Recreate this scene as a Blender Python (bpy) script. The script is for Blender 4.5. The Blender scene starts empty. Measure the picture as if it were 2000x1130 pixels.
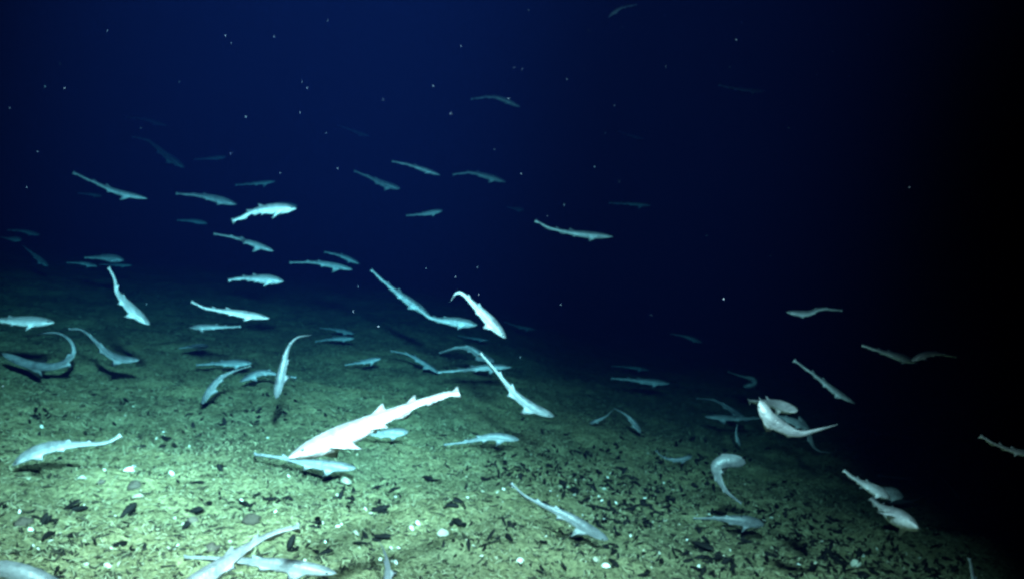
import bpy, math, random
import numpy as np
from mathutils import Matrix, Vector

# ------------------------------------------------------------------ camera
PW, PH, F = 2000.0, 1130.0, 1732.0          # photograph size and focal length in its pixels
CAM = Vector((0.0, 0.0, 1.16))
PITCH = math.radians(0.8)
sc = bpy.context.scene
cam_d = bpy.data.cameras.new('camera')
cam_d.sensor_width = 36.0
cam_d.lens = 36.0 * F / PW
cam_d.clip_start = 0.05
cam_d.clip_end = 400.0
cam = bpy.data.objects.new('camera', cam_d)
sc.collection.objects.link(cam)
cam.location = CAM
cam.rotation_euler = (math.pi / 2 - PITCH, 0, 0)
sc.camera = cam
RC = Matrix.Rotation(math.pi / 2 - PITCH, 3, 'X')

# ------------------------------------------------------------------ world: lightless deep water
world = bpy.data.worlds.new('World')
sc.world = world
world.use_nodes = True
bg = world.node_tree.nodes['Background']
bg.inputs['Color'].default_value = (0.0, 0.0005, 0.004, 1)
bg.inputs['Strength'].default_value = 0.2

# ------------------------------------------------------------------ the survey vehicle's lamps (beside the camera)
def lamp(name, loc, aim, power, size, blend, col, radius=0.06):
    d = bpy.data.lights.new(name, 'SPOT')
    d.energy = power
    d.spot_size = math.radians(size)
    d.spot_blend = blend
    d.color = col
    d.shadow_soft_size = radius
    o = bpy.data.objects.new(name, d)
    sc.collection.objects.link(o)
    o.location = loc
    o.rotation_euler = (Vector(aim) - Vector(loc)).to_track_quat('-Z', 'Y').to_euler()
    return o
LC = (0.84, 1.0, 0.95)
lamp('vehicle_lamp', (0.10, 0.0, 2.1), (-2.8, 9.0, 0.0), 25000, 44, 1.0, LC, 0.11)
lamp('vehicle_lamp', (0.30, 0.0, 1.9), (0.15, 6.0, 0.90), 5400, 45, 1.0, LC, 0.11)
lamp('vehicle_lamp', (0.0, 0.40, 2.5), (-0.32, 3.0, 0.0), 7400, 68, 1.0, LC, 0.07)

sc.view_settings.view_transform = 'Standard'
sc.view_settings.look = 'None'
sc.view_settings.gamma = 1.0
sc.view_settings.exposure = 0.0
sc.view_settings.use_curve_mapping = False
sc.render.engine = 'CYCLES'
sc.cycles.volume_bounces = 0
sc.cycles.max_bounces = 3
sc.cycles.diffuse_bounces = 2
sc.cycles.glossy_bounces = 1
sc.cycles.use_denoising = True
sc.cycles.filter_width = 2.7
sc.cycles.sample_clamp_indirect = 3.0

# ------------------------------------------------------------------ helpers
C = sc.collection
rng = np.random.default_rng(7)
random.seed(7)

def at(px, py, d):
    """world point seen at photo pixel (px, py), d metres ahead of the camera"""
    v = Vector(((px - PW / 2) / F * d, (PH / 2 - py) / F * d, -d))
    return CAM + RC @ v

def _lat(seed, n=256):
    return np.random.default_rng(seed).random((n, n))
_L = [_lat(100 + i) for i in range(6)]
def vnoise(x, y, k=0):
    t = _L[k]
    xi = np.floor(x).astype(int); yi = np.floor(y).astype(int)
    fx = x - xi; fy = y - yi
    fx = fx * fx * (3 - 2 * fx); fy = fy * fy * (3 - 2 * fy)
    a = t[xi & 255, yi & 255]; b = t[(xi + 1) & 255, yi & 255]
    c = t[xi & 255, (yi + 1) & 255]; d = t[(xi + 1) & 255, (yi + 1) & 255]
    return (a * (1 - fx) + b * fx) * (1 - fy) + (c * (1 - fx) + d * fx) * fy - 0.5
SLOPE = -0.11
def gz(x, y):
    x = np.asarray(x, float); y = np.asarray(y, float)
    z = SLOPE * np.clip(x, -30, 30)
    z = z + 0.055 * np.clip(y - 5.0, 0, 11) / (1 + np.exp((x - 0.3) * 1.6))      # the floor climbs away to the left
    z = z + 0.06 * vnoise(x * 0.45 + 9, y * 0.45, 0) + 0.09 * vnoise(x * 1.3, y * 1.3, 1)
    z = z + 0.066 * vnoise(x * 4.1, y * 4.1, 2) + 0.030 * vnoise(x * 10, y * 10, 3)
    z = z + 0.020 * vnoise(x * 23, y * 23, 4) + 0.014 * vnoise(x * 47, y * 47, 5)
    return z
def ground_at(px, py):
    """where the sight line through a photo pixel meets the seabed"""
    d = (at(px, py, 1.0) - CAM)
    t = np.linspace(1.5, 30, 2400)
    x = CAM.x + d.x * t; y = CAM.y + d.y * t; z = CAM.z + d.z * t
    below = np.nonzero(z < gz(x, y))[0]
    if len(below) == 0:
        return None
    i = below[0]
    return Vector((x[i], y[i], float(gz(x[i], y[i]))))

def tag(o, label, cat=None, group=None, kind=None):
    o['label'] = label
    if cat: o['category'] = cat
    if group: o['group'] = group
    if kind: o['kind'] = kind
    return o

def mesh_np(name, verts, faces, mat=None, smooth=True):
    me = bpy.data.meshes.new(name)
    me.from_pydata([tuple(v) for v in verts], [], [tuple(f) for f in faces])
    if smooth:
        me.polygons.foreach_set('use_smooth', np.ones(len(me.polygons), bool))
    if mat: me.materials.append(mat)
    return me

def quads_mesh(name, verts, quads, mat=None, smooth=True):
    """fast path for big all-quad (or all-tri) meshes"""
    me = bpy.data.meshes.new(name)
    k = quads.shape[1]
    me.vertices.add(len(verts)); me.vertices.foreach_set('co', np.ascontiguousarray(verts, np.float32).ravel())
    me.loops.add(quads.size); me.loops.foreach_set('vertex_index', quads.astype(np.int32).ravel())
    me.polygons.add(len(quads))
    me.polygons.foreach_set('loop_start', np.arange(0, quads.size, k, dtype=np.int32))
    me.polygons.foreach_set('loop_total', np.full(len(quads), k, np.int32))
    if smooth: me.polygons.foreach_set('use_smooth', np.ones(len(quads), bool))
    me.update(calc_edges=True)
    if mat: me.materials.append(mat)
    return me

class NT:
    """tiny node-tree helper"""
    def __init__(self, name):
        self.m = bpy.data.materials.new(name); self.m.use_nodes = True
        self.t = self.m.node_tree; self.b = self.t.nodes['Principled BSDF']
    def n(self, kind, **kw):
        nd = self.t.nodes.new(kind)
        for k, v in kw.items():
            if k.startswith('_'): setattr(nd, k[1:], v)
            else: nd.inputs[k.replace('__', ' ')].default_value = v
        return nd
    def link(self, a, b): self.t.links.new(a, b)
    def ramp(self, fac, stops):
        r = self.t.nodes.new('ShaderNodeValToRGB')
        el = r.color_ramp.elements
        while len(el) < len(stops): el.new(0.5)
        for e, (p, c) in zip(el, stops):
            e.position = p; e.color = (*c, 1)
        self.link(fac, r.inputs['Fac']); return r.outputs['Color']
    def mix(self, fac, a, b, mode='MIX'):
        m = self.t.nodes.new('ShaderNodeMix'); m.data_type = 'RGBA'; m.blend_type = mode
        for s, v in ((m.inputs[0], fac), (m.inputs[6], a), (m.inputs[7], b)):
            if hasattr(v, 'is_linked'): self.link(v, s)
            elif isinstance(v, (int, float)): s.default_value = v
            else: s.default_value = (*v, 1)
        return m.outputs[2]
    def math(self, op, a, b=0.0, c=0.0):
        m = self.t.nodes.new('ShaderNodeMath'); m.operation = op
        for s, v in zip(m.inputs, (a, b, c)):
            if hasattr(v, 'is_linked'): self.link(v, s)
            else: s.default_value = v
        return m.outputs[0]
    def bump(self, h, strength, dist):
        b = self.n('ShaderNodeBump', Strength=strength, Distance=dist)
        self.link(h, b.inputs['Height']); self.link(b.outputs[0], self.b.inputs['Normal'])

# ------------------------------------------------------------------ materials
def mat_seabed():
    k = NT('seabed_sediment')
    co = k.n('ShaderNodeNewGeometry').outputs['Position']
    big = k.n('ShaderNodeTexNoise', Scale=0.9, Detail=4.0, Roughness=0.6); k.link(co, big.inputs['Vector'])
    mid = k.n('ShaderNodeTexNoise', Scale=7.0, Detail=6.0, Roughness=0.7); k.link(co, mid.inputs['Vector'])
    fine = k.n('ShaderNodeTexNoise', Scale=48.0, Detail=5.0, Roughness=0.75); k.link(co, fine.inputs['Vector'])
    vor = k.n('ShaderNodeTexVoronoi', Scale=55.0); k.link(co, vor.inputs['Vector'])
    c1 = k.ramp(mid.outputs['Fac'], [(0.28, (0.090, 0.083, 0.046)), (0.50, (0.148, 0.136, 0.078)), (0.72, (0.23, 0.208, 0.126))])
    c2 = k.ramp(fine.outputs['Fac'], [(0.34, (0.24, 0.25, 0.24)), (0.47, (0.84, 0.84, 0.82)), (0.68, (1.4, 1.38, 1.32))])
    c = k.mix(1.0, c1, c2, 'MULTIPLY')
    c3 = k.ramp(big.outputs['Fac'], [(0.35, (0.62, 0.67, 0.66)), (0.65, (1.2, 1.16, 1.05))])
    c = k.mix(1.0, c, c3, 'MULTIPLY')
    k.link(c, k.b.inputs['Base Color'])
    k.b.inputs['Roughness'].default_value = 0.95
    k.b.inputs['Specular IOR Level'].default_value = 0.05
    h = k.math('ADD', fine.outputs['Fac'], k.math('MULTIPLY', vor.outputs['Distance'], 0.6))
    k.bump(h, 0.9, 0.02)
    return k.m
def mat_shark():
    k = NT('shark_skin')
    tone = k.n('ShaderNodeAttribute', _attribute_name='back').outputs['Fac']
    fin = k.n('ShaderNodeAttribute', _attribute_name='fin').outputs['Fac']
    uv = k.n('ShaderNodeUVMap').outputs[0]
    sep = k.n('ShaderNodeSeparateXYZ'); k.link(uv, sep.inputs[0])
    tc = k.n('ShaderNodeTexCoord').outputs['Object']
    no = k.n('ShaderNodeTexNoise', Scale=20.0, Detail=6.0, Roughness=0.7); k.link(tc, no.inputs['Vector'])
    info = k.n('ShaderNodeObjectInfo')
    t2 = k.math('ADD', tone, k.math('MULTIPLY', k.math('SUBTRACT', no.outputs['Fac'], 0.5), 0.5))
    c = k.ramp(t2, [(0.18, (0.42, 0.42, 0.42)), (0.50, (0.22, 0.222, 0.225)), (0.80, (0.085, 0.087, 0.09))])
    sp = k.ramp(no.outputs['Fac'], [(0.36, (0.48, 0.48, 0.5)), (0.56, (1.12, 1.12, 1.12))])
    c = k.mix(1.0, c, sp, 'MULTIPLY')
    c = k.mix(k.math('MULTIPLY', fin, 0.7), c, (0.22, 0.235, 0.25))
    c = k.mix(1.0, c, k.ramp(info.outputs['Random'], [(0.0, (0.62, 0.63, 0.65)), (1.0, (1.08, 1.08, 1.08))]), 'MULTIPLY')
    # gill slits: five narrow dark lines on the flank ahead of the pectoral fins
    u = sep.outputs[0]; v = sep.outputs[1]
    ph = k.math('FRACT', k.math('MULTIPLY', u, 78.0))
    line = k.math('LESS_THAN', ph, 0.28)
    inu = k.math('MULTIPLY', k.math('GREATER_THAN', u, 0.145), k.math('LESS_THAN', u, 0.21))
    side = k.math('LESS_THAN', k.math('ABSOLUTE', k.math('SUBTRACT', k.math('ABSOLUTE', k.math('SUBTRACT', v, 0.25)), 0.25)), 0.075)
    g = k.math('MULTIPLY', k.math('MULTIPLY', line, inu), side)
    c = k.mix(k.math('MULTIPLY', g, 0.75), c, (0.08, 0.09, 0.1))
    k.link(c, k.b.inputs['Base Color'])
    k.b.inputs['Roughness'].default_value = 0.45
    k.b.inputs['Specular IOR Level'].default_value = 0.5
    k.bump(no.outputs['Fac'], 0.5, 0.01)
    return k.m
def mat_simple(name, stops, scale, rough, spec=0.3, bump=0.3, bd=0.004, per_obj=0.0):
    k = NT(name)
    tc = k.n('ShaderNodeTexCoord').outputs['Object']
    no = k.n('ShaderNodeTexNoise', Scale=scale, Detail=4.0, Roughness=0.65); k.link(tc, no.inputs['Vector'])
    fac = no.outputs['Fac']
    if per_obj:
        r = k.n('ShaderNodeObjectInfo').outputs['Random']
        fac = k.math('ADD', fac, k.math('MULTIPLY', k.math('SUBTRACT', r, 0.5), per_obj))
    k.link(k.ramp(fac, stops), k.b.inputs['Base Color'])
    k.b.inputs['Roughness'].default_value = rough
    k.b.inputs['Specular IOR Level'].default_value = spec
    if bump: k.bump(no.outputs['Fac'], bump, bd)
    return k.m
M_BED = mat_seabed()
M_SHARK = mat_shark()
M_EYE = mat_simple('shark_eye', [(0.3, (0.01, 0.012, 0.012)), (0.7, (0.03, 0.035, 0.03))], 30, 0.08, 0.8, 0)
M_MUSSEL = mat_simple('mussel_shell', [(0.25, (0.002, 0.0022, 0.002)), (0.62, (0.005, 0.005, 0.0045)), (0.95, (0.03, 0.027, 0.022))], 40, 0.65, 0.06, 0.4, 0.003, 0.22)
M_CLAM = mat_simple('clam_shell', [(0.2, (0.20, 0.18, 0.12)), (0.5, (0.36, 0.34, 0.27)), (0.85, (0.66, 0.65, 0.58))], 45, 0.6, 0.3, 0.5, 0.004, 0.75)
M_STONE = mat_simple('mauve_stone', [(0.3, (0.02, 0.016, 0.011)), (0.55, (0.07, 0.054, 0.042)), (0.8, (0.15, 0.12, 0.092))], 34, 0.9, 0.1, 0.6, 0.006, 0.3)
M_GRIT_P = mat_simple('pale_grit', [(0.3, (0.12, 0.115, 0.062)), (0.55, (0.18, 0.17, 0.10)), (0.8, (0.27, 0.255, 0.17))], 9, 0.9, 0.1, 0)
M_GRIT_D = mat_simple('dark_grit', [(0.3, (0.006, 0.006, 0.005)), (0.7, (0.04, 0.036, 0.022))], 9, 0.9, 0.1, 0)
M_SNOW = mat_simple('marine_snow', [(0.3, (0.18, 0.15, 0.19)), (0.7, (0.36, 0.32, 0.37))], 20, 0.9, 0.1, 0)

# ------------------------------------------------------------------ seabed
n = 660
u = np.linspace(-1, 1, n)
gx = 0.95 * np.sinh(4.6 * u)
gy = 4.2 + 0.95 * np.sinh(4.6 * u)
X, Y = np.meshgrid(gx, gy, indexing='ij')
Z = gz(X, Y)
idx = np.arange(n * n).reshape(n, n)
q = np.stack([idx[:-1, :-1], idx[1:, :-1], idx[1:, 1:], idx[:-1, 1:]], -1).reshape(-1, 4)
bed = bpy.data.objects.new('seabed', quads_mesh('seabed', np.stack([X, Y, Z], -1).reshape(-1, 3), q, M_BED))
C.objects.link(bed)
tag(bed, 'rough olive sediment floor littered with shells', 'seabed', kind='structure')

# ------------------------------------------------------------------ water: one closed body of blue water round everything
hv = [(x, y, z) for x in (-50, 50) for y in (-50, 56) for z in (-5.0, 9.0)]
hf = [(0, 1, 3, 2), (4, 6, 7, 5), (0, 4, 5, 1), (2, 3, 7, 6), (0, 2, 6, 4), (1, 5, 7, 3)]
hm = bpy.data.materials.new('sea_water'); hm.use_nodes = True
ht = hm.node_tree
for nd in list(ht.nodes):
    if nd.type != 'OUTPUT_MATERIAL': ht.nodes.remove(nd)
pv = ht.nodes.new('ShaderNodeVolumePrincipled')
pv.inputs['Color'].default_value = (0.0001, 0.00038, 0.0027, 1)
pv.inputs['Absorption Color'].default_value = (0.14, 0.47, 0.54, 1)
pv.inputs['Density'].default_value = 0.30
pv.inputs['Anisotropy'].default_value = 0.0
ht.links.new(pv.outputs[0], ht.nodes['Material Output'].inputs['Volume'])
haze = bpy.data.objects.new('haze', mesh_np('haze', hv, hf, hm, False))
C.objects.link(haze)
tag(haze, 'dark blue deep sea water filling the scene', 'water', kind='stuff')

# ------------------------------------------------------------------ sharks
ANG = np.radians([-31, -25, -19, 0, 20, 40, 62, 83, 90, 97, 118, 140, 160, 180, 199, 205, 211, 230, 248, 263, 270, 277, 292, 312])
I_TOP, I_BOT, I_R, I_Lf = 8, 20, 1, 15
S_K = [0, .012, .03, .06, .10, .15, .22, .30, .40, .50, .60, .70, .80, .90, .96, 1]
H_K = [.06, .22, .36, .52, .68, .82, .95, 1.0, .90, .70, .50, .36, .26, .19, .15, .06]
W_K = [.08, .34, .56, .76, .90, .99, 1.03, .98, .84, .64, .45, .30, .20, .12, .07, .02]
FINS = [  # which, s0, s1, height/L, sweep/L, peak
    (I_TOP, .485, .555, .034, .026, .72), (I_TOP, .67, .725, .030, .026, .72),
    (I_TOP, .80, .97, .008, .004, .8), (I_TOP, .955, 1.05, .030, .006, .5), (I_BOT, .575, .68, .026, .014, .55),
    (I_BOT, .74, .93, .026, .004, .30), (I_BOT, .945, 1.05, .040, .012, .55),
    (I_R, .19, .30, .095, .050, .60), (I_Lf, .19, .30, .095, .050, .60),
    (I_R, .425, .50, .044, .030, .65), (I_Lf, .425, .50, .044, .030, .65)]

def spline(P, m):
    """Catmull-Rom through P, resampled to m points even in arc length"""
    P = np.asarray(P, float)
    if len(P) == 2: P = np.array([P[0], P[0] * .5 + P[1] * .5, P[1]])
    Q = np.vstack([2 * P[0] - P[1], P, 2 * P[-1] - P[-2]])
    out = []
    for i in range(1, len(Q) - 2):
        t = np.linspace(0, 1, 40, endpoint=False)[:, None]
        a, b, c, d = Q[i - 1], Q[i], Q[i + 1], Q[i + 2]
        out.append(.5 * (2 * b + (c - a) * t + (2 * a - 5 * b + 4 * c - d) * t ** 2 + (3 * b - a - 3 * c + d) * t ** 3))
    out.append(Q[-2][None]); out = np.vstack(out)
    # soften the bends
    for _ in range(10):
        out[1:-1] = .25 * out[:-2] + .5 * out[1:-1] + .25 * out[2:]
    dl = np.linalg.norm(np.diff(out, axis=0), axis=1); s = np.r_[0, np.cumsum(dl)]
    r = np.linspace(0, s[-1], m)
    return np.stack([np.interp(r, s, out[:, k]) for k in range(3)], 1), s[-1]

eye_me = None
def eye_mesh():
    global eye_me
    if eye_me is None:
        vs = [(0, 0, 1)]; fs = []
        for j in range(1, 5):
            for i in range(8):
                a = math.pi * j / 5; b = 2 * math.pi * i / 8
                vs.append((math.sin(a) * math.cos(b), math.sin(a) * math.sin(b), math.cos(a)))
        vs.append((0, 0, -1)); e = len(vs) - 1
        for i in range(8):
            fs.append((0, 1 + i, 1 + (i + 1) % 8)); fs.append((e, 25 + (i + 1) % 8, 25 + i))
            for j in range(3):
                a = 1 + j * 8
                fs.append((a + i, a + 8 + i, a + 8 + (i + 1) % 8, a + (i + 1) % 8))
        eye_me = mesh_np('eye', vs, fs, M_EYE)
    return eye_me

CAMX = RC @ Vector((1, 0, 0)); CAMY = RC @ Vector((0, 1, 0)); CAMZ = RC @ Vector((0, 0, -1))
def shark(label, pts, d, w, dd=0.0, roll=None, finscale=1.0):
    """pts: tail tip to snout in photo pixels; d: distance of the middle; dd: how much nearer the snout is; w: body depth in pixels"""
    k = len(pts)
    girth = .375 * rng.uniform(.86, 1.2); finscale *= rng.uniform(.65, 1.1)
    if d > 4.6: d = 4.6 + (d - 4.6) * 2.05
    plen = sum(math.dist(pts[i], pts[i + 1]) for i in range(k - 1))
    m = 110 if (plen > 140 or d < 4.5) else (84 if plen > 70 else 56)
    for _ in range(60):     # bring it nearer until it swims clear of the floor
        P = [at(x, y, d + dd * (.5 - i / (k - 1))) for i, (x, y) in enumerate(pts)][::-1]
        S, L = spline([tuple(p) for p in P], m)
        R = girth * w * d / F
        if (S[:, 2] - gz(S[:, 0], S[:, 1])).min() > R * 1.15 + .035: break
        d *= .985
    s = np.linspace(0, 1, m)
    T = np.gradient(S, axis=0); T /= np.linalg.norm(T, axis=1)[:, None]
    # direction of the back
    ch = Vector(pts[-1] + (0,)) - Vector(pts[0] + (0,))
    nx, ny = ch.y, -ch.x            # perpendicular in picture space (y down)
    if ny > 0 or (abs(ny) < 1e-6 and nx < 0): nx, ny = -nx, -ny
    l = math.hypot(nx, ny) or 1.0
    U0 = np.array(CAMX * (nx / l) + CAMY * (-ny / l))
    A0 = np.array((S[0] - S[-1]) / np.linalg.norm(S[0] - S[-1]))
    if roll is None: roll = rng.uniform(4, 34)
    U0 = U0 - A0 * U0.dot(A0); U0 /= np.linalg.norm(U0)
    B0 = np.cross(A0, U0)
    if np.dot(B0, np.array(CAMZ)) > 0: B0 = -B0     # towards the camera
    a = math.radians(roll)
    U0 = U0 * math.cos(a) + B0 * math.sin(a)
    U = U0[None] - T * (T @ U0)[:, None]; U /= np.linalg.norm(U, axis=1)[:, None]
    B = np.cross(T, U)
    h = np.interp(s, S_K, H_K) * R; ww = np.interp(s, S_K, W_K) * R
    ca, sa = np.cos(ANG), np.sin(ANG)
    flat = np.clip(1 - s / .12, 0, 1)[:, None]      # flatter under the head
    vert = sa[None] * h[:, None] * (1 - .18 * flat * (sa[None] > 0) - .32 * flat * (sa[None] < 0))
    V = S[:, None] + B[:, None] * (ca[None] * ww[:, None])[..., None] + U[:, None] * vert[..., None]
    V += U[:, None] * (-.10 * h * np.clip(1 - s / .08, 0, 1))[:, None, None]
    V += (rng.normal(size=(m, len(ANG), 3)) * .022 * h[:, None, None])
    fin = np.zeros((m, len(ANG)))
    for (iv, s0, s1, hh, sw, pk) in FINS:
        t = (s - s0) / (s1 - s0)
        p = np.where(t < pk, np.clip(t / pk, 0, 1) ** .85, np.clip((1 - t) / (1 - pk), 0, 1) ** .7)
        p = np.where((t < 0) | (t > 1), 0, p)
        amt = p * hh * L * finscale * rng.uniform(.8, 1.15)
        if iv == I_TOP: dr = U
        elif iv == I_BOT: dr = -U
        else:
            sg = 1 if iv == I_R else -1
            dr = B * sg * .66 - U * .75
        V[:, iv] += dr * amt[:, None] - T * 0 + (T * (p * sw * L * finscale)[:, None])
        fin[:, iv] = np.maximum(fin[:, iv], p)
    nr = len(ANG)
    verts = np.vstack([V.reshape(-1, 3), S[0][None] - T[0] * R * .12, S[-1][None] + T[-1] * R * .05])
    idx = np.arange(m * nr).reshape(m, nr)
    nxt = np.roll(idx, -1, axis=1)
    quads = np.stack([idx[:-1], nxt[:-1], nxt[1:], idx[1:]], -1).reshape(-1, 4)
    cen = verts.mean(0)
    a0, a1 = m * nr, m * nr + 1
    faces = [tuple(f) for f in quads] + [(a0, nxt[0, j], idx[0, j]) for j in range(nr)] + [(a1, idx[-1, j], nxt[-1, j]) for j in range(nr)]
    me = mesh_np('shark', verts - cen, faces, M_SHARK)
    back = np.r_[np.broadcast_to(.5 + .5 * sa[None], (m, nr)).ravel(), .5, .5]
    at1 = me.attributes.new('back', 'FLOAT', 'POINT'); at1.data.foreach_set('value', back.astype(np.float32))
    at2 = me.attributes.new('fin', 'FLOAT', 'POINT'); at2.data.foreach_set('value', np.r_[fin.ravel(), 0, 0].astype(np.float32))
    uvl = me.uv_layers.new(name='UVMap')
    li = np.empty(len(me.loops), np.int32); me.loops.foreach_get('vertex_index', li)
    uu = np.r_[np.repeat(s, nr), 0, 1]; vv = np.r_[np.tile(np.mod(ANG / (2 * np.pi) + .25, 1.0) - .25 + .25, m), .25, .25]
    # v: 0 right flank .. 0.25 back .. 0.5 left flank (measured from the right flank, wrapped)
    vv = np.r_[np.tile(np.mod(ANG, 2 * np.pi) / (2 * np.pi), m), .25, .25]
    vv = np.where(vv > .85, vv - 1, vv)
    uvl.data.foreach_set('uv', np.stack([uu[li], vv[li]], 1).astype(np.float32).ravel())
    o = bpy.data.objects.new('shark', me)
    o.location = cen
    C.objects.link(o)
    tag(o, label, 'shark', 'sharks swimming over the seabed')
    if plen > 88 and d < 7.4:
        i = int(.062 * (m - 1))
        for sg in (1, -1):
            e = bpy.data.objects.new('eye', eye_mesh())
            p = S[i] + B[i] * sg * ww[i] * .86 + U[i] * h[i] * .30 - cen
            r = R * .15
            fr = Matrix((tuple(T[i]), tuple(U[i]), tuple(B[i]))).transposed().to_4x4()
            C.objects.link(e)
            e.parent = o
            e.matrix_local = Matrix.Translation(Vector(p)) @ fr @ Matrix.Diagonal((r * 1.5, r, r * .7, 1))
    return o

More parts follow.
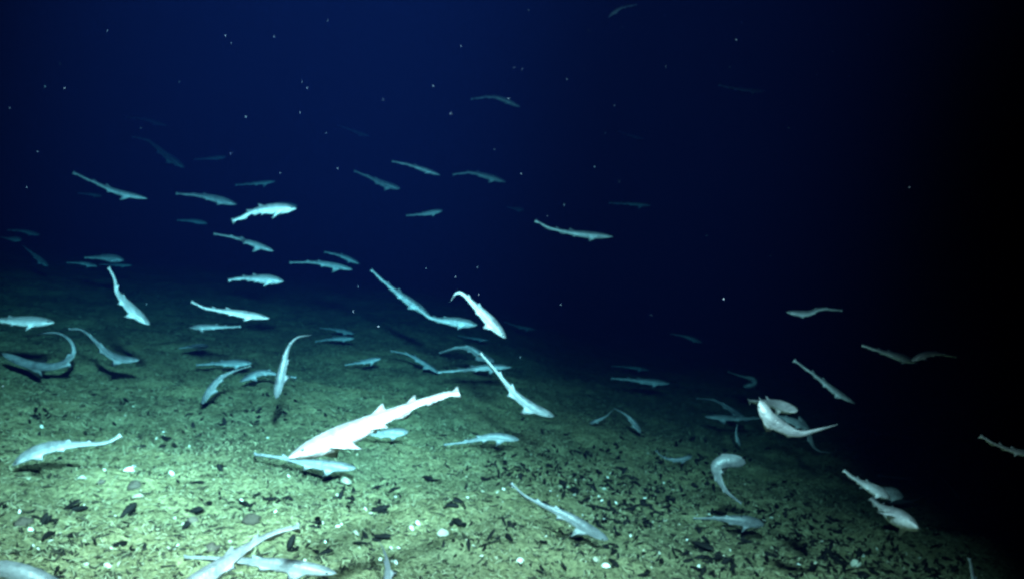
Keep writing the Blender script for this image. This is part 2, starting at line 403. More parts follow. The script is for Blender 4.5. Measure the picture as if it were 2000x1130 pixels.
SHARKS = [
 # label, points tail..snout, distance, depth px, extra
 ('large glaring white shark slanting up from the seabed to its flared tail', [(896,766),(842,778),(770,806),(690,842),(620,872),(564,893)], 2.5, 55, dict(dd=.45, roll=-4, finscale=.95)),
 ('pale blue shark close to the floor under the large white shark\'s snout', [(497,887),(545,892),(600,903),(650,909),(695,913)], 5.6, 27, dict(roll=25)),
 ('grey shark hugging the floor at left with its shadow just beneath', [(236,850),(205,864),(150,867),(100,872),(55,888),(24,907)], 5.8, 30, dict(roll=25)),
 ('white shark cut off by the bottom left corner', [(-270,1120),(-140,1104),(-20,1108),(60,1126),(160,1180)], 2.6, 44, dict(roll=35)),
 ('white shark crossing over another at the bottom edge, its tail pointing up right', [(584,1028),(530,1042),(480,1070),(430,1106),(370,1150),(300,1215)], 2.3, 46, dict(dd=.3, roll=20)),
 ('white shark lying along the bottom edge with its snout to the right', [(360,1088),(430,1090),(500,1097),(580,1107),(656,1118)], 2.75, 42, dict(roll=15)),
 ('shark of which only a thin grey tail rises from the bottom edge', [(742,1058),(752,1080),(757,1110),(754,1160),(735,1240)], 2.75, 24, dict(dd=.5, roll=60)),
 ('pale shark gliding down right just above the floor right of centre', [(998,944),(1025,967),(1060,985),(1105,1006),(1150,1033),(1188,1053)], 4.4, 27, dict(roll=40)),
 ('pale shark straight and level above the mussel bed at lower right', [(1355,1012),(1400,1011),(1450,1016),(1492,1023)], 4.8, 25, dict(roll=40)),
 ('pale blue shark half hidden behind the large white shark', [(688,832),(725,846),(760,845),(797,842)], 5.6, 24, dict(roll=30)),
 ('dim teal shark low over the floor right of the large white shark', [(868,868),(910,862),(960,852),(1014,857)], 6.2, 22, dict(roll=30)),
 ('small dim shark bent in a shallow curve above the mussel bed', [(1281,879),(1298,893),(1325,897),(1352,890)], 6.0, 14, dict(roll=40)),
 ('pale shark folded into a hook with head up over the lower right', [(1448,982),(1418,958),(1400,925),(1402,906),(1425,899),(1456,903)], 4.2, 30, dict(roll=42, finscale=1.5)),
 ('pale shark diving right at the edge of darkness with one fin raised', [(1648,918),(1670,934),(1698,950),(1738,972)], 3.3, 27, dict(roll=10, finscale=1.4)),
 ('dim blunt shark tucked behind the snout of the diving one at right', [(1680,950),(1715,958),(1764,968)], 4.3, 30, dict(roll=20)),
 ('stout pale shark heading down right at the dark right edge', [(1700,972),(1722,990),(1750,1008),(1792,1029)], 2.9, 46, dict(dd=.5, roll=20)),
 ('dim blue shark with tail curving up right above the stout pale one', [(1813,962),(1785,977),(1750,978),(1718,968)], 5.2, 13, dict(roll=60)),
 ('dim shark mostly below the bottom right corner with its tail up', [(1893,1090),(1899,1118),(1903,1150),(1898,1220)], 3.3, 26, dict(roll=50)),
 ('dim shark cut by the right edge of the picture', [(1915,851),(1945,867),(1985,881),(2050,892)], 2.35, 18, {}),
 ('very faint shark slanting down in the dark lower right', [(1838,930),(1862,955),(1884,985)], 6.2, 9, {}),
 ('very faint level shark above the pair at lower right', [(1715,927),(1750,931),(1800,932)], 6.5, 9, {}),
 ('very faint shark in the dark right of the bright arching shark', [(1700,842),(1745,849),(1800,856)], 6.3, 10, {}),
 ('bright white shark arching at right, its belly lit and tail tip flared upwards', [(1636,828),(1600,838),(1560,846),(1525,832),(1500,813),(1484,782)], 2.8, 30, dict(roll=58, finscale=.9)),
 ('mottled pale shark whose head rests over the bright arching one', [(1462,783),(1490,784),(1520,791),(1555,803)], 3.2, 30, dict(roll=30, dd=.55)),
 ('dim shark right behind the bright arching one', [(1488,808),(1530,815),(1582,836)], 5.0, 24, {}),
 ('dim teal shark arching down left of the bright arching shark', [(1360,777),(1395,781),(1425,797),(1462,822)], 6.0, 14, dict(roll=50)),
 ('dim teal shark heading left beside the bright arching shark', [(1510,812),(1470,816),(1420,815),(1376,812)], 5.8, 18, dict(roll=20)),
 ('faint thin shark hanging nearly upright right of centre', [(1440,828),(1438,848),(1446,870)], 7.4, 9, {}),
 ('dim shark with hooked tail hanging below the bright arching one', [(1627,883),(1600,880),(1586,866),(1578,842),(1560,812)], 5.0, 13, dict(roll=65)),
 ('small pale shark bent double in dark water right of centre', [(1422,725),(1448,734),(1470,739),(1473,749),(1452,754)], 6.3, 13, dict(roll=65)),
 ('small faint shark alone in dark water right of centre', [(1310,651),(1340,657),(1372,668)], 7.6, 11, {}),
 ('teal level shark below the middle, right of centre, heading right', [(1194,738),(1225,740),(1262,744),(1308,748)], 6.5, 19, dict(roll=8)),
 ('faint shark bending downwards above the mussel bed', [(1200,797),(1222,809),(1238,825),(1252,844)], 7.4, 13, dict(roll=55)),
 ('faint thin shark curving up left of the downward bending one', [(1197,799),(1182,813),(1152,826)], 8.0, 8, dict(roll=50)),
 ('dim wavy shark alone in dark water at upper right middle', [(1645,606),(1605,603),(1575,612),(1536,609)], 4.6, 17, dict(roll=15)),
 ('dim shark whose snout meets another in a shallow V at right', [(1684,674),(1725,687),(1760,698),(1792,708)], 4.0, 18, {}),
 ('dim shark forming the right arm of the shallow V', [(1868,696),(1830,690),(1805,693),(1780,704)], 3.2, 15, {}),
 ('straight dim shark diving steeply right in the dark right side', [(1551,703),(1590,731),(1630,763),(1670,787)], 4.4, 17, dict(roll=15)),
 ('long pale shark descending right of centre with white snout', [(938,690),(962,716),(988,747),(1012,775),(1045,797),(1082,812)], 4.7, 25, dict(roll=38)),
 ('dim shark arching over the tail of the long descending one', [(858,689),(890,679),(918,680),(942,696),(966,706)], 6.0, 18, dict(roll=45)),
 ('teal level shark crossed by the long descending one', [(856,726),(900,722),(950,717),(999,716)], 5.9, 20, dict(roll=5)),
 ('thin dim shark sloping down to the level shark\'s tail at centre', [(763,685),(795,691),(828,709),(858,728)], 6.8, 12, {}),
 ('slender teal shark sloping down right near the middle', [(725,527),(755,554),(790,582),(840,616)], 5.9, 19, {}),
 ('teal shark following on below the slender sloping one', [(818,603),(842,620),(880,627),(932,634)], 5.7, 23, dict(roll=5)),
 ('bright shark diving steeply at centre with curled tail tip', [(880,588),(890,574),(903,573),(928,597),(958,628),(988,659)], 4.6, 28, dict(roll=22, finscale=1.15)),
 ('green tinged level shark alone in blue water above centre right', [(1046,431),(1075,445),(1115,454),(1155,459),(1197,462)], 5.4, 20, dict(roll=8)),
 ('barely visible shark below the teal shark at centre', [(895,655),(925,660),(955,664)], 8.8, 8, {}),
 ('barely visible shark right of the steep diving one', [(985,628),(1012,637),(1046,643)], 8.8, 9, {}),
 ('faint level shark in blue water right of the green tinged one', [(1190,396),(1230,398),(1272,401)], 8.0, 9, {}),
 ('faint blue shark alone at upper right', [(1404,166),(1445,174),(1496,178)], 6.2, 11, {}),
 ('dim curved shark touching the top edge', [(1243,9),(1215,15),(1198,25),(1188,35)], 5.3, 10, {}),
 ('dim arched shark alone high above centre', [(920,193),(955,189),(980,193),(1016,209)], 6.4, 14, dict(roll=10)),
 ('barely visible shark in the upper blue water right of centre', [(1208,256),(1232,265),(1258,271)], 9.4, 9, {}),
 ('slim teal shark at upper middle, left of two in a row', [(766,315),(800,322),(860,342)], 6.3, 15, {}),
 ('dim slim shark below and left of the two in a row', [(692,334),(720,345),(750,359),(782,368)], 6.9, 15, {}),
 ('dim shark with arched back, right of two in a row', [(884,341),(918,337),(950,344),(988,355)], 6.7, 15, {}),
 ('short dim shark level with the bright chunky one, near centre', [(794,421),(825,418),(864,411)], 6.7, 12, {}),
 ('barely visible shark high in blue water left of centre', [(660,244),(690,255),(722,266)], 9.0, 10, {}),
 ('bright chunky shark with drooping tail at upper left middle', [(454,431),(472,424),(497,412),(535,408),(579,407)], 5.25, 31, dict(roll=6, finscale=1.6)),
 ('barely visible shark just above the bright chunky one', [(520,399),(550,397),(582,402)], 8.0, 10, {}),
 ('teal shark left of the bright chunky one', [(344,378),(385,381),(420,388),(462,399)], 6.2, 19, {}),
 ('faint small shark below left of the bright chunky one', [(346,430),(375,431),(405,436)], 8.0, 11, {}),
 ('teal shark sloping down right below the bright chunky one', [(418,457),(455,463),(490,474),(534,490)], 5.9, 17, {}),
 ('teal straight shark farthest left in the upper blue water', [(143,337),(190,358),(230,375),(288,388)], 5.9, 18, {}),
 ('faint shark bending down at upper left', [(258,267),(290,275),(325,303),(360,327)], 8.2, 16, dict(roll=45)),
 ('barely visible shark highest of those at upper left', [(245,228),(285,233),(328,246)], 9.2, 10, {}),
 ('faint level shark right of the faint bending one', [(380,311),(410,309),(442,306)], 8.6, 10, {}),
 ('dim slim shark level above the bright chunky one', [(460,361),(500,358),(538,354)], 7.6, 11, {}),
 ('pale chunky shark with deep body at left middle', [(446,547),(470,543),(505,544),(554,549)], 5.5, 27, dict(roll=6, finscale=1.5)),
 ('dim teal shark with long tail, left of centre, under a fainter one', [(566,513),(610,512),(645,517),(688,526)], 6.4, 17, {}),
 ('dim shark just above the long tailed teal one', [(634,492),(665,499),(702,515)], 7.0, 13, {}),
 ('bright pale shark with upturned tail left of centre', [(374,589),(402,601),(445,608),(485,615),(526,621)], 5.0, 22, dict(roll=10)),
 ('pale shark facing left under the upturned tail shark', [(470,637),(440,638),(405,638),(369,639)], 5.5, 18, dict(roll=10)),
 ('short dim shark over its own shadow left of centre', [(350,679),(378,676),(408,676)], 6.6, 17, dict(roll=20)),
 ('pale level shark cut by the left edge', [(-55,620),(-10,624),(45,627),(106,629)], 5.0, 25, dict(roll=10)),
 ('pale shark diving down right at left with tail bent up', [(212,523),(224,545),(229,570),(246,592),(268,614),(292,633)], 5.0, 31, dict(roll=14, finscale=1.2)),
 ('grey shark in a lazy S sloping towards the floor at left', [(134,642),(160,644),(185,664),(212,690),(240,701),(272,702)], 5.3, 20, dict(roll=30)),
 ('pale shark curled in a wide C near the left edge', [(52,657),(105,649),(136,664),(142,692),(110,714),(60,712),(4,690)], 5.3, 24, dict(roll=62)),
 ('teal level shark above two crossing ones left of centre', [(384,712),(425,709),(492,708)], 6.3, 17, dict(roll=20)),
 ('bluish bent shark with its head pointing down left', [(490,714),(458,724),(430,738),(410,762),(394,788)], 5.9, 16, dict(roll=60)),
 ('pale arched shark passing behind the upright grey one', [(578,737),(545,731),(510,727),(468,744)], 5.6, 18, dict(roll=15)),
 ('grey shark nearly upright, head down, with thin tail bent right', [(607,654),(580,659),(562,680),(553,715),(546,745),(539,777)], 4.7, 22, dict(roll=80)),
 ('faint shark left of centre, upper of two close together', [(625,640),(655,643),(692,651)], 7.4, 10, {}),
 ('dim blue shark left of centre, lower of two close together', [(616,666),(650,661),(693,660)], 7.0, 15, {}),
 ('dim blue shark low over dark floor above the large white shark', [(674,712),(710,706),(744,699)], 6.8, 14, {}),
 ('dim teal blunt shark above the tail of the diving left one', [(165,503),(205,503),(242,508)], 6.6, 19, dict(roll=10)),
 ('thin dim shark just left of the blunt teal one', [(130,513),(160,514),(190,520)], 7.2, 11, {}),
 ('faint shark tucked under the blunt teal one', [(195,516),(225,517),(258,518)], 8.0, 8, {}),
 ('barely visible shark near the left edge, upper of a faint trio', [(15,449),(45,451),(78,459)], 7.8, 11, {}),
 ('barely visible stub of a shark at the left edge of a faint trio', [(2,463),(20,466),(42,468)], 7.6, 11, {}),
 ('barely visible shark slanting down near the left edge', [(45,480),(65,496),(94,520)], 7.6, 14, {}),
 ('barely visible small shark under the farthest left straight one', [(152,377),(175,379),(200,383)], 8.2, 7, {}),
 ('barely visible stub of a shark above the green tinged one', [(990,404),(1006,407),(1024,410)], 9.0, 11, {}),
 ('barely visible shark just above the teal level one right of centre', [(1195,714),(1230,716),(1268,722)], 8.6, 10, {}),
]
for a in SHARKS:
    shark(a[0], a[1], a[2], a[3], **a[4])

# ------------------------------------------------------------------ shells and stones on the floor
def mussel_mesh(seed, gape):
    """one long teardrop valve pair, hinge at one end; about 1 unit long along x"""
    r = random.Random(seed)
    prof = [(-.5, .02), (-.36, .075), (-.16, .125), (.10, .17), (.30, .155), (.44, .09), (.5, .02)]
    vs, fs = [], []
    for sgn in (1, -1):
        base = len(vs)
        tilt = gape * sgn
        for (x, hw) in prof:
            for j in range(5):
                a = math.pi * j / 4
                y = math.cos(a) * hw + .05 * math.sin((x + .5) * 3)
                z = sgn * math.sin(a) * hw * .62 + tilt * (x + .5) + r.uniform(-.008, .008)
                vs.append((x, y, z))
        for i in range(len(prof) - 1):
            for j in range(4):
                f = (base + i * 5 + j, base + (i + 1) * 5 + j, base + (i + 1) * 5 + j + 1, base + i * 5 + j + 1)
                fs.append(f if sgn < 0 else f[::-1])
    return mesh_np('mussel_shell', vs, fs, M_MUSSEL)
def clam_mesh(seed):
    """one domed rounded valve with an umbo, 1 unit wide, with a lip so it has thickness"""
    r = random.Random(seed)
    vs, fs = [], []
    N = 14
    el = r.uniform(.5, .9)
    prof = [(1.0, 0.0), (.93, .13), (.72, .28), (.40, .38)]
    wob = [r.uniform(.78, 1.08) for _ in range(N)]
    for (q_, z) in prof:
        for i in range(N):
            a = 2 * math.pi * i / N
            rr = .5 * q_ * wob[i]
            vs.append((math.cos(a) * rr, math.sin(a) * rr * el + (1 - q_) * .22, z * .8))
    vs.append((0, .30 * .9, .32)); top = len(vs) - 1
    vs.append((0, 0, .05)); bot = len(vs) - 1
    for k in range(3):
        for i in range(N):
            j = (i + 1) % N
            fs.append((k * N + i, k * N + j, (k + 1) * N + j, (k + 1) * N + i))
    for i in range(N):
        j = (i + 1) % N
        fs.append((3 * N + i, 3 * N + j, top)); fs.append((j, i, bot))
    return mesh_np('clam_shell', vs, fs, M_CLAM)
def stone_mesh(seed):
    r = np.random.default_rng(seed)
    vs, fs = [(0, 0, .5)], []
    for j in range(1, 6):
        for i in range(10):
            a = math.pi * j / 6; b = 2 * math.pi * i / 10
            k = 1 + r.uniform(-.34, .22)
            vs.append((.5 * k * math.sin(a) * math.cos(b), .5 * k * math.sin(a) * math.sin(b), .42 * k * math.cos(a)))
    vs.append((0, 0, -.45)); e = len(vs) - 1
    for i in range(10):
        n2 = (i + 1) % 10
        fs.append((0, 1 + i, 1 + n2)); fs.append((e, 41 + n2, 41 + i))
        for j in range(4):
            a = 1 + j * 10
            fs.append((a + i, a + 10 + i, a + 10 + n2, a + n2))
    return mesh_np('stone', vs, fs, M_STONE)
MUSSELS = [mussel_mesh(i, g) for i, g in enumerate((.02, .05, .16, .26))]
CLAMS = [clam_mesh(i) for i in range(4)]
STONES = [stone_mesh(i) for i in range(4)]

def put(name, me, p, size, rot, label, cat, group, sink=.2):
    o = bpy.data.objects.new(name, me)
    o.location = (p.x, p.y, p.z + size * sink)
    o.rotation_euler = rot
    o.scale = (size, size, size)
    C.objects.link(o)
    return tag(o, label, cat, group)
def px_size(p, px):
    return px * (RC.transposed() @ (p - CAM)).z * -1 / F

# the white shells one can pick out
BIG = [
 (270,978,23,'bright oval white shell at left below the grey shark'),
 (675,946,34,'large ragged white shell under the pale blue shark'),
 (865,1046,24,'bright white pointed shell low in the middle'),
 (1015,1098,19,'bright white oval shell at the bottom right of centre'),
 (1164,1097,16,'white shell, left of a close pair at the bottom edge'),
 (1183,1108,17,'white shell, right of a close pair at the bottom edge'),
 (1671,1104,20,'white shell alone among dark mussels at far lower right'),
 (60,1036,18,'white shell beside dark shells at lower left'),
 (335,926,14,'small white upright shell right of the grey shark\'s shadow'),
 (252,922,20,'flat white shell under the grey shark\'s tail'),
 (160,938,18,'white shell below the grey shark\'s belly'),
 (660,968,13,'small pale shell just below the large ragged white one'),
 (695,1043,17,'pale round shell right of the upward pointing tail'),
 (815,1024,18,'pale shell, upper of a pair left of the pointed white shell'),
 (804,1034,14,'pale shell, lower of a pair left of the pointed white shell'),
]
for i, (x, y, w, lab) in enumerate(BIG):
    p = ground_at(x, y + 2)
    s = px_size(p, w)
    put('clam_shell', CLAMS[i % 4], p, s * 1.1, (random.uniform(.15, .9), random.uniform(-.3, .3), random.uniform(0, 6.28)), lab, 'shell', 'white clam shells on the floor', .12)
# named dark shells
DARK = [
 (1370,1073,46,'long narrow black shell at lower right', (.1, .25, -.75)),
 (140,995,36,'black shell clump left of the bright oval white shell', (.4, -.3, .2)),
 (250,1004,36,'gaping black shell below the bright oval white shell', (.9, -.5, 1.0)),
 (86,1022,32,'black upright shell beside a white one at lower left', (.6, -.9, .9)),
 (740,997,30,'black shell with pale rim in the lower middle', (.8, -.2, .1)),
 (894,1026,34,'dark gaping shell right of the pointed white one', (.6, .3, -.9)),
 (835,938,28,'black shell in the middle, right of the large ragged white one', (.3, .2, -.8)),
 (748,1056,32,'dark wedge shaped shell behind the thin grey tail', (.5, .1, -.2)),
 (380,1003,30,'black arched shell left of the mauve stone', (1.0, -.2, .2)),
 (568,1072,34,'black shell between the upward tail and the bottom shark', (.6, -.9, 1.3)),
 (560,975,24,'thin black shell, right of two above the mauve stone', (.2, 0, -.35)),
 (524,976,26,'thin black shell, left of two above the mauve stone', (.2, 0, .05)),
 (618,1021,22,'thin black shell alone on pale sediment, lower middle', (.2, 0, -.2)),
 (615,1080,20,'short dark shell just above the bottom shark\'s snout', (.3, 0, -.6)),
]
for i, (x, y, w, lab, rot) in enumerate(DARK):
    p = ground_at(x, y + 3)
    put('mussel_shell', MUSSELS[2 + i % 2 if w > 27 else 0], p, px_size(p, w) * 1.15, rot, lab, 'shell', 'dark mussel shells on the floor', .16)
for i, (x, y, w, lab) in enumerate([
 (493,1012,38,'mauve grey rounded stone at lower left between black shells'),
 (266,946,32,'low mauve stone behind the bright oval white shell'),
 (198,940,18,'small pinkish stone below the grey shark\'s belly'),
 (45,1018,38,'broad mauve stone near the lower left edge'),
 (415,1068,34,'brownish stone above the crossing sharks at the bottom'),
 (376,1014,24,'grey stone under the black arched shell')]):
    p = ground_at(x, y + 4)
    s = px_size(p, w)
    o = put('stone', STONES[i % 4], p, s * .85, (0, 0, i * 1.3), lab, 'stone', 'stones on the floor', .05)
    o.scale = (s, s * .85, s * .7)

# dark mussels in patches: (centre px, spread px, count, zone label)
cands = []
def scatter(cx, cy, sx, sy, cnt, zone):
    for _ in range(int(cnt * 1.25)):
        x = cx + rng.normal() * sx; y = cy + rng.normal() * sy
        if 640 < y < 1150 and -30 < x < 2020:
            cands.append((x, y, zone))
Z1 = 'small dark mussel shell in the dense shell bed right of centre'
Z2 = 'small dark mussel shell in the shell bed at far lower right'
Z3 = 'small dark mussel shell scattered on the olive floor at lower left'
Z4 = 'small dark mussel shell scattered on the floor in the lower middle'
Z5 = 'small dark mussel shell on the dim floor behind the large white shark'
for a in [(1150,930,60,26,90,Z1),(1275,975,60,34,150,Z1),(1330,900,70,22,80,Z1),(1210,1000,50,25,70,Z1),(1060,920,40,28,60,Z1),(970,915,22,26,45,Z1),(1120,880,60,16,40,Z1),
          (1560,1080,90,32,130,Z2),(1700,1095,80,30,90,Z2),(1480,990,60,32,70,Z2),(1420,1105,60,20,40,Z2),(1580,1020,60,26,60,Z2),(1830,1115,50,18,30,Z2)]:
    scatter(*a)
for _ in range(34):
    cx, cy = rng.uniform(0, 540), rng.uniform(790, 1128)
    for _ in range(int(rng.integers(1, 8))): cands.append((cx + rng.normal() * 18, min(cy + rng.normal() * 9, 1128), Z3))
for _ in range(22):
    cx, cy = rng.uniform(520, 1060), rng.uniform(890, 1128)
    for _ in range(int(rng.integers(1, 8))): cands.append((cx + rng.normal() * 20, min(cy + rng.normal() * 9, 1128), Z4))
for _ in range(70): cands.append((rng.uniform(1050, 1450), rng.uniform(1030, 1128), Z4))
for _ in range(60): cands.append((rng.uniform(20, 560), rng.uniform(760, 850), Z5))
for _ in range(35): cands.append((540 + rng.normal() * 50, 812 + rng.normal() * 14, Z5))
for _ in range(40): cands.append((rng.uniform(600, 1050), rng.uniform(770, 890), Z5))
for (x, y, w, lab, rot) in DARK:
    for _ in range(5): cands.append((x + rng.normal() * 13, min(y + rng.normal() * 6, 1128), Z4))
items = []
for (x, y, zone) in cands:
    p = ground_at(x, y)
    if p is None: continue
    s = .014 + .062 * rng.random() ** 1.6
    items.append((s * F / (p - CAM).length, s, p, zone))
items.sort(key=lambda t: -t[0])
def shell_rot():
    return (rng.normal() * .8, rng.normal() * .55, rng.uniform(0, 6.283))
def joined(name, parts, mat, label, cat):
    """many small pieces joined into one mesh"""
    V, Fq, Ft, off = [], [], [], 0
    for (vv, ff) in parts:
        V.append(vv); Fq += [tuple(i + off for i in f) for f in ff]; off += len(vv)
    o = bpy.data.objects.new(name, mesh_np(name, np.vstack(V), Fq, mat))
    C.objects.link(o)
    return tag(o, label, cat, kind='stuff')
def me_arrays(me):
    return np.array([tuple(v.co) for v in me.vertices]), [tuple(p.vertices) for p in me.polygons]
MA = [me_arrays(m) for m in MUSSELS]; CA = [me_arrays(m) for m in CLAMS]
from mathutils import Euler
def placed(arr, p, s, rot, sink):
    R3 = np.array(Euler(rot).to_matrix())
    return arr[0] @ R3.T * s + np.array((p.x, p.y, p.z + s * sink)), arr[1]
LAND = [(270,978,'the bright oval white shell'),(675,946,'the large ragged white shell'),(865,1046,'the pointed white shell'),(1015,1098,'the bottom white oval shell'),
 (1175,1102,'the close pair of white shells'),(1671,1104,'the lone far right shell'),(1370,1073,'the long narrow black shell'),(493,1012,'the mauve rounded stone'),
 (45,1018,'the broad mauve stone'),(415,1068,'the brownish stone'),(740,997,'the pale rimmed black shell'),(1316,892,'the small shallow curved shark'),(1425,940,'the shark folded hooklike'),
 (1425,1015,'the straight level shark'),(1095,1000,'the pale gliding shark'),(940,858,'the dim teal shark'),(130,880,'the grey shark at left'),(600,905,'the pale blue shark'),
 (1750,1005,'the stout pale shark'),(1570,850,'the bright arching shark'),(760,800,'the large white shark'),(545,760,'the upright grey shark'),(75,700,'the shark curled in a C'),(1240,825,'the faint downward bent shark')]
ORD = ['nearest'] + [w + ' nearest' for w in 'second third fourth fifth sixth seventh eighth ninth tenth eleventh twelfth thirteenth fourteenth fifteenth sixteenth seventeenth eighteenth nineteenth twentieth'.split()] + ['twenty %s nearest' % w for w in 'first second third fourth fifth sixth seventh eighth ninth'.split()]
DIRS = ['right', 'upper right', 'top', 'upper left', 'left', 'lower left', 'bottom', 'lower right']
def place_labels(ps, noun):
    """a label for each point: which one, counted outwards from the nearest thing one can find"""
    keyed = {}
    for i, p in enumerate(ps):
        v = RC.transposed() @ (p - CAM)
        x, y = PW / 2 - v.x / v.z * F, PH / 2 + v.y / v.z * F
        d, lx, ly, nm = min((math.hypot(x - a, y - b), a, b, c) for a, b, c in LAND)
        k = int(round(math.atan2(ly - y, x - lx) / (math.pi / 4))) % 8
        keyed.setdefault((nm, k), []).append((d, i))
    out = [None] * len(ps)
    for (nm, k), lst in keyed.items():
        for r, (d, i) in enumerate(sorted(lst)):
            side = {'top': 'above', 'bottom': 'below'}.get(DIRS[k], 'to the ' + DIRS[k] + ' of')
            out[i] = '%s %s %s %s' % (ORD[min(r, 28)], noun, side, nm)
    return out
rest = []
labs = place_labels([t[2] for t in items[:280]], 'dark mussel shell')
for i, (_, s, p, zone) in enumerate(items):
    v = int(rng.integers(0, 4)); rot = shell_rot()
    if i < 280: put('mussel_shell', MUSSELS[v], p, s, rot, labs[i], 'shell', 'dark mussel shells on the floor', .05)
    else: rest.append(placed(MA[v], p, s, rot, .05))
joined('mussel_litter', rest, M_MUSSEL, 'litter of small distant dark mussel shells across the floor', 'shells')

# pale shells
ZC = {'l': 'small pale shell fragment on the olive floor at lower left',
      'm': 'small pale shell fragment on the floor in the lower middle',
      'r': 'small pale shell fragment among dark mussels at lower right',
      'b': 'small pale shell fragment on the dim floor behind the sharks'}
cl = []
for _ in range(210):
    x = rng.uniform(0, 1850); y = 720 + 410 * rng.random() ** .75
    if y < 720 + max(0, (x - 500)) * .2: continue
    z = 'b' if y < 870 else ('l' if x < 560 else ('m' if x < 1100 else 'r'))
    p = ground_at(x, y)
    if p is None: continue
    s = rng.uniform(.009, .027) * (1.3 if rng.random() < .12 else 1)
    cl.append((s * F / (p - CAM).length, s, p, z))
for _ in range(90):
    x = 1250 + rng.normal() * 150; y = 965 + rng.normal() * 45
    p = ground_at(x, y)
    if p is None or y > 1128: continue
    s = rng.uniform(.010, .024)
    cl.append((s * F / (p - CAM).length, s, p, 'r'))
cl.sort(key=lambda t: -t[0])
rest = []
labs = place_labels([t[2] for t in cl[:110]], 'small pale shell')
for i, (_, s, p, z) in enumerate(cl):
    v = int(rng.integers(0, 4)); rot = (rng.normal() * 1.0, rng.normal() * 1.0, rng.uniform(0, 6.28))
    if i < 110: put('clam_shell', CLAMS[v], p, s, rot, labs[i], 'shell', 'white clam shells on the floor', -.02)
    else: rest.append(placed(CA[v], p, s, rot, -.02))
joined('shell_litter', rest, M_CLAM, 'litter of tiny pale shell bits across the floor', 'shells')

# ------------------------------------------------------------------ grit, worm tubes and holes: too small to pick apart
def grit(name, mat, cnt, label, cat, lo, hi, lenk, up):
    """short bent sticks and crumbs standing out of the sediment"""
    # density falls with distance from the viewer's path, in ground metres
    y = 2.6 + 9.5 * rng.random(cnt) ** 1.7
    x = (rng.random(cnt) - .5) * (y * 1.25) - .05 * y
    dens = vnoise(x * 1.1 + 40, y * 1.1, 2) + .5
    keep = rng.random(cnt) < .35 + .9 * dens
    x, y = x[keep], y[keep]; m = len(x)
    z = gz(x, y)
    s = rng.uniform(lo, hi, m)
    az = rng.uniform(0, 6.283, m); el = rng.uniform(-.2, up, m)
    d0 = np.stack([np.cos(az) * np.cos(el), np.sin(az) * np.cos(el), np.sin(el)], 1)
    d1 = d0 + rng.normal(size=(m, 3)) * .6; d1 /= np.linalg.norm(d1, axis=1)[:, None]
    L = s * rng.uniform(1, lenk, m)
    base = np.stack([x, y, z + s * .1], 1)
    p0, p1 = base - d0 * (L * .3)[:, None], base + d0 * (L * .4)[:, None]
    p2 = p1 + d1 * (L * .5)[:, None]
    side = np.cross(d0, [0, 0, 1.0]); side /= np.linalg.norm(side, axis=1)[:, None] + 1e-6
    upv = np.cross(side, d0)
    rings = []
    for p, k in ((p0, .8), (p1, 1.0), (p2, .45)):
        for a in (0, 2.094, 4.189):
            rings.append(p + (side * math.cos(a) + upv * math.sin(a)) * (s * .28 * k)[:, None])
    V = np.stack(rings, 1).reshape(-1, 3)
    f = []
    for k in range(2):
        for a in range(3):
            b = (a + 1) % 3
            f += [(k * 3 + a, k * 3 + b, k * 3 + 3 + b), (k * 3 + a, k * 3 + 3 + b, k * 3 + 3 + a)]
    f.append((6, 7, 8))
    f = np.array(f)
    T = (np.arange(m)[:, None, None] * 9 + f[None]).reshape(-1, 3)
    o = bpy.data.objects.new(name, quads_mesh(name, V, T, mat, True))
    C.objects.link(o)
    tag(o, label, cat, kind='stuff')
grit('worm_tube_litter', M_GRIT_P, 42000, 'pale worm tubes and shell crumbs covering the sediment', 'grit', .005, .0125, 3.0, 1.0)
grit('dark_grit', M_GRIT_D, 20000, 'dark crumbs and shell splinters in the sediment', 'grit', .006, .020, 2.4, .6)

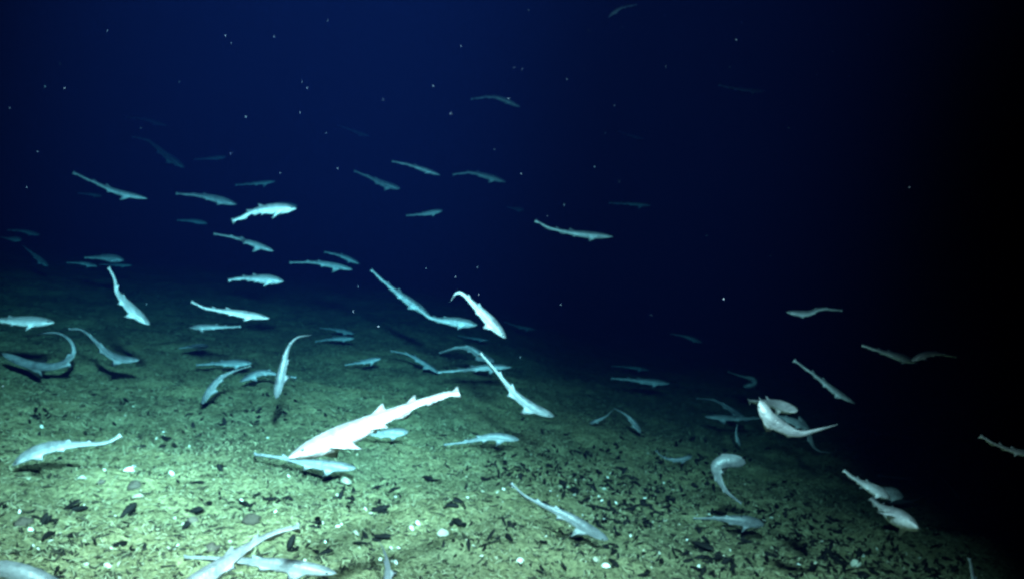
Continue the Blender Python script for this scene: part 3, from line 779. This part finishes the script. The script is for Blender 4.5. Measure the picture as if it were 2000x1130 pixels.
# ------------------------------------------------------------------ marine snow drifting in the water
SPECKS = [(88,169,7),(117,125,4),(126,172,3),(286,593,5),(535,72,4),(480,228,4),(600,172,4),(547,338,5),(659,329,4),(748,195,3),(846,168,4),(637,260,3),
 (993,193,4),(1020,135,4),(1004,132,3),(1107,155,4),(1200,206,3),(1182,260,4),(1161,326,6),(1210,354,3),(1102,400,5),(1069,422,3),(932,522,4),(1016,697,6),(739,637,4),
 (1448,44,5),(1438,78,6),(1425,131,4),(1582,38,3),(1626,101,4),(1658,149,5),(1595,146,3),(1695,68,4),(1769,188,4),(1272,615,4),(1299,30,3),(1216,53,3),(764,3,3),(1032,20,3),
 (440,70,4),(19,211,4),(52,366,3),(275,250,4),(73,296,3),(586,220,3),(880,222,3),(966,292,3),(590,160,3),(700,560,3),(832,524,3),(690,608,3),(1380,460,3),(1505,500,3),(1616,282,3),
 (1822,100,3),(1690,300,3),(1540,250,3),(1300,130,3),(935,575,3),(890,540,3),(1095,595,3),(450,300,3),(350,160,3),(210,60,3),(640,40,3),(900,90,3),(1150,60,3)]
parts = []
oct_v = np.array([(1, 0, 0), (-1, 0, 0), (0, 1, 0), (0, -1, 0), (0, 0, 1), (0, 0, -1)], float)
oct_f = [(0, 2, 4), (2, 1, 4), (1, 3, 4), (3, 0, 4), (2, 0, 5), (1, 2, 5), (3, 1, 5), (0, 3, 5)]
for (x, y, w) in SPECKS:
    d = rng.uniform(3.4, 6.0)
    r = .5 * w * d / F * .45
    v = oct_v * r * np.array([rng.uniform(.7, 1.1), rng.uniform(.7, 1.1), rng.uniform(.9, 1.7)])
    parts.append((v + np.array(at(x, y, d)), oct_f))
for _ in range(25):
    d = rng.uniform(2.5, 8)
    v = oct_v * rng.uniform(.0010, .0019) * np.array([1, 1, rng.uniform(1, 1.6)])
    p = at(rng.uniform(-100, 2100), rng.uniform(-80, 800), d)
    parts.append((v + np.array(p), oct_f))
joined('marine_snow', parts, M_SNOW, 'tiny pale specks of marine snow drifting in the water', 'marine snow')
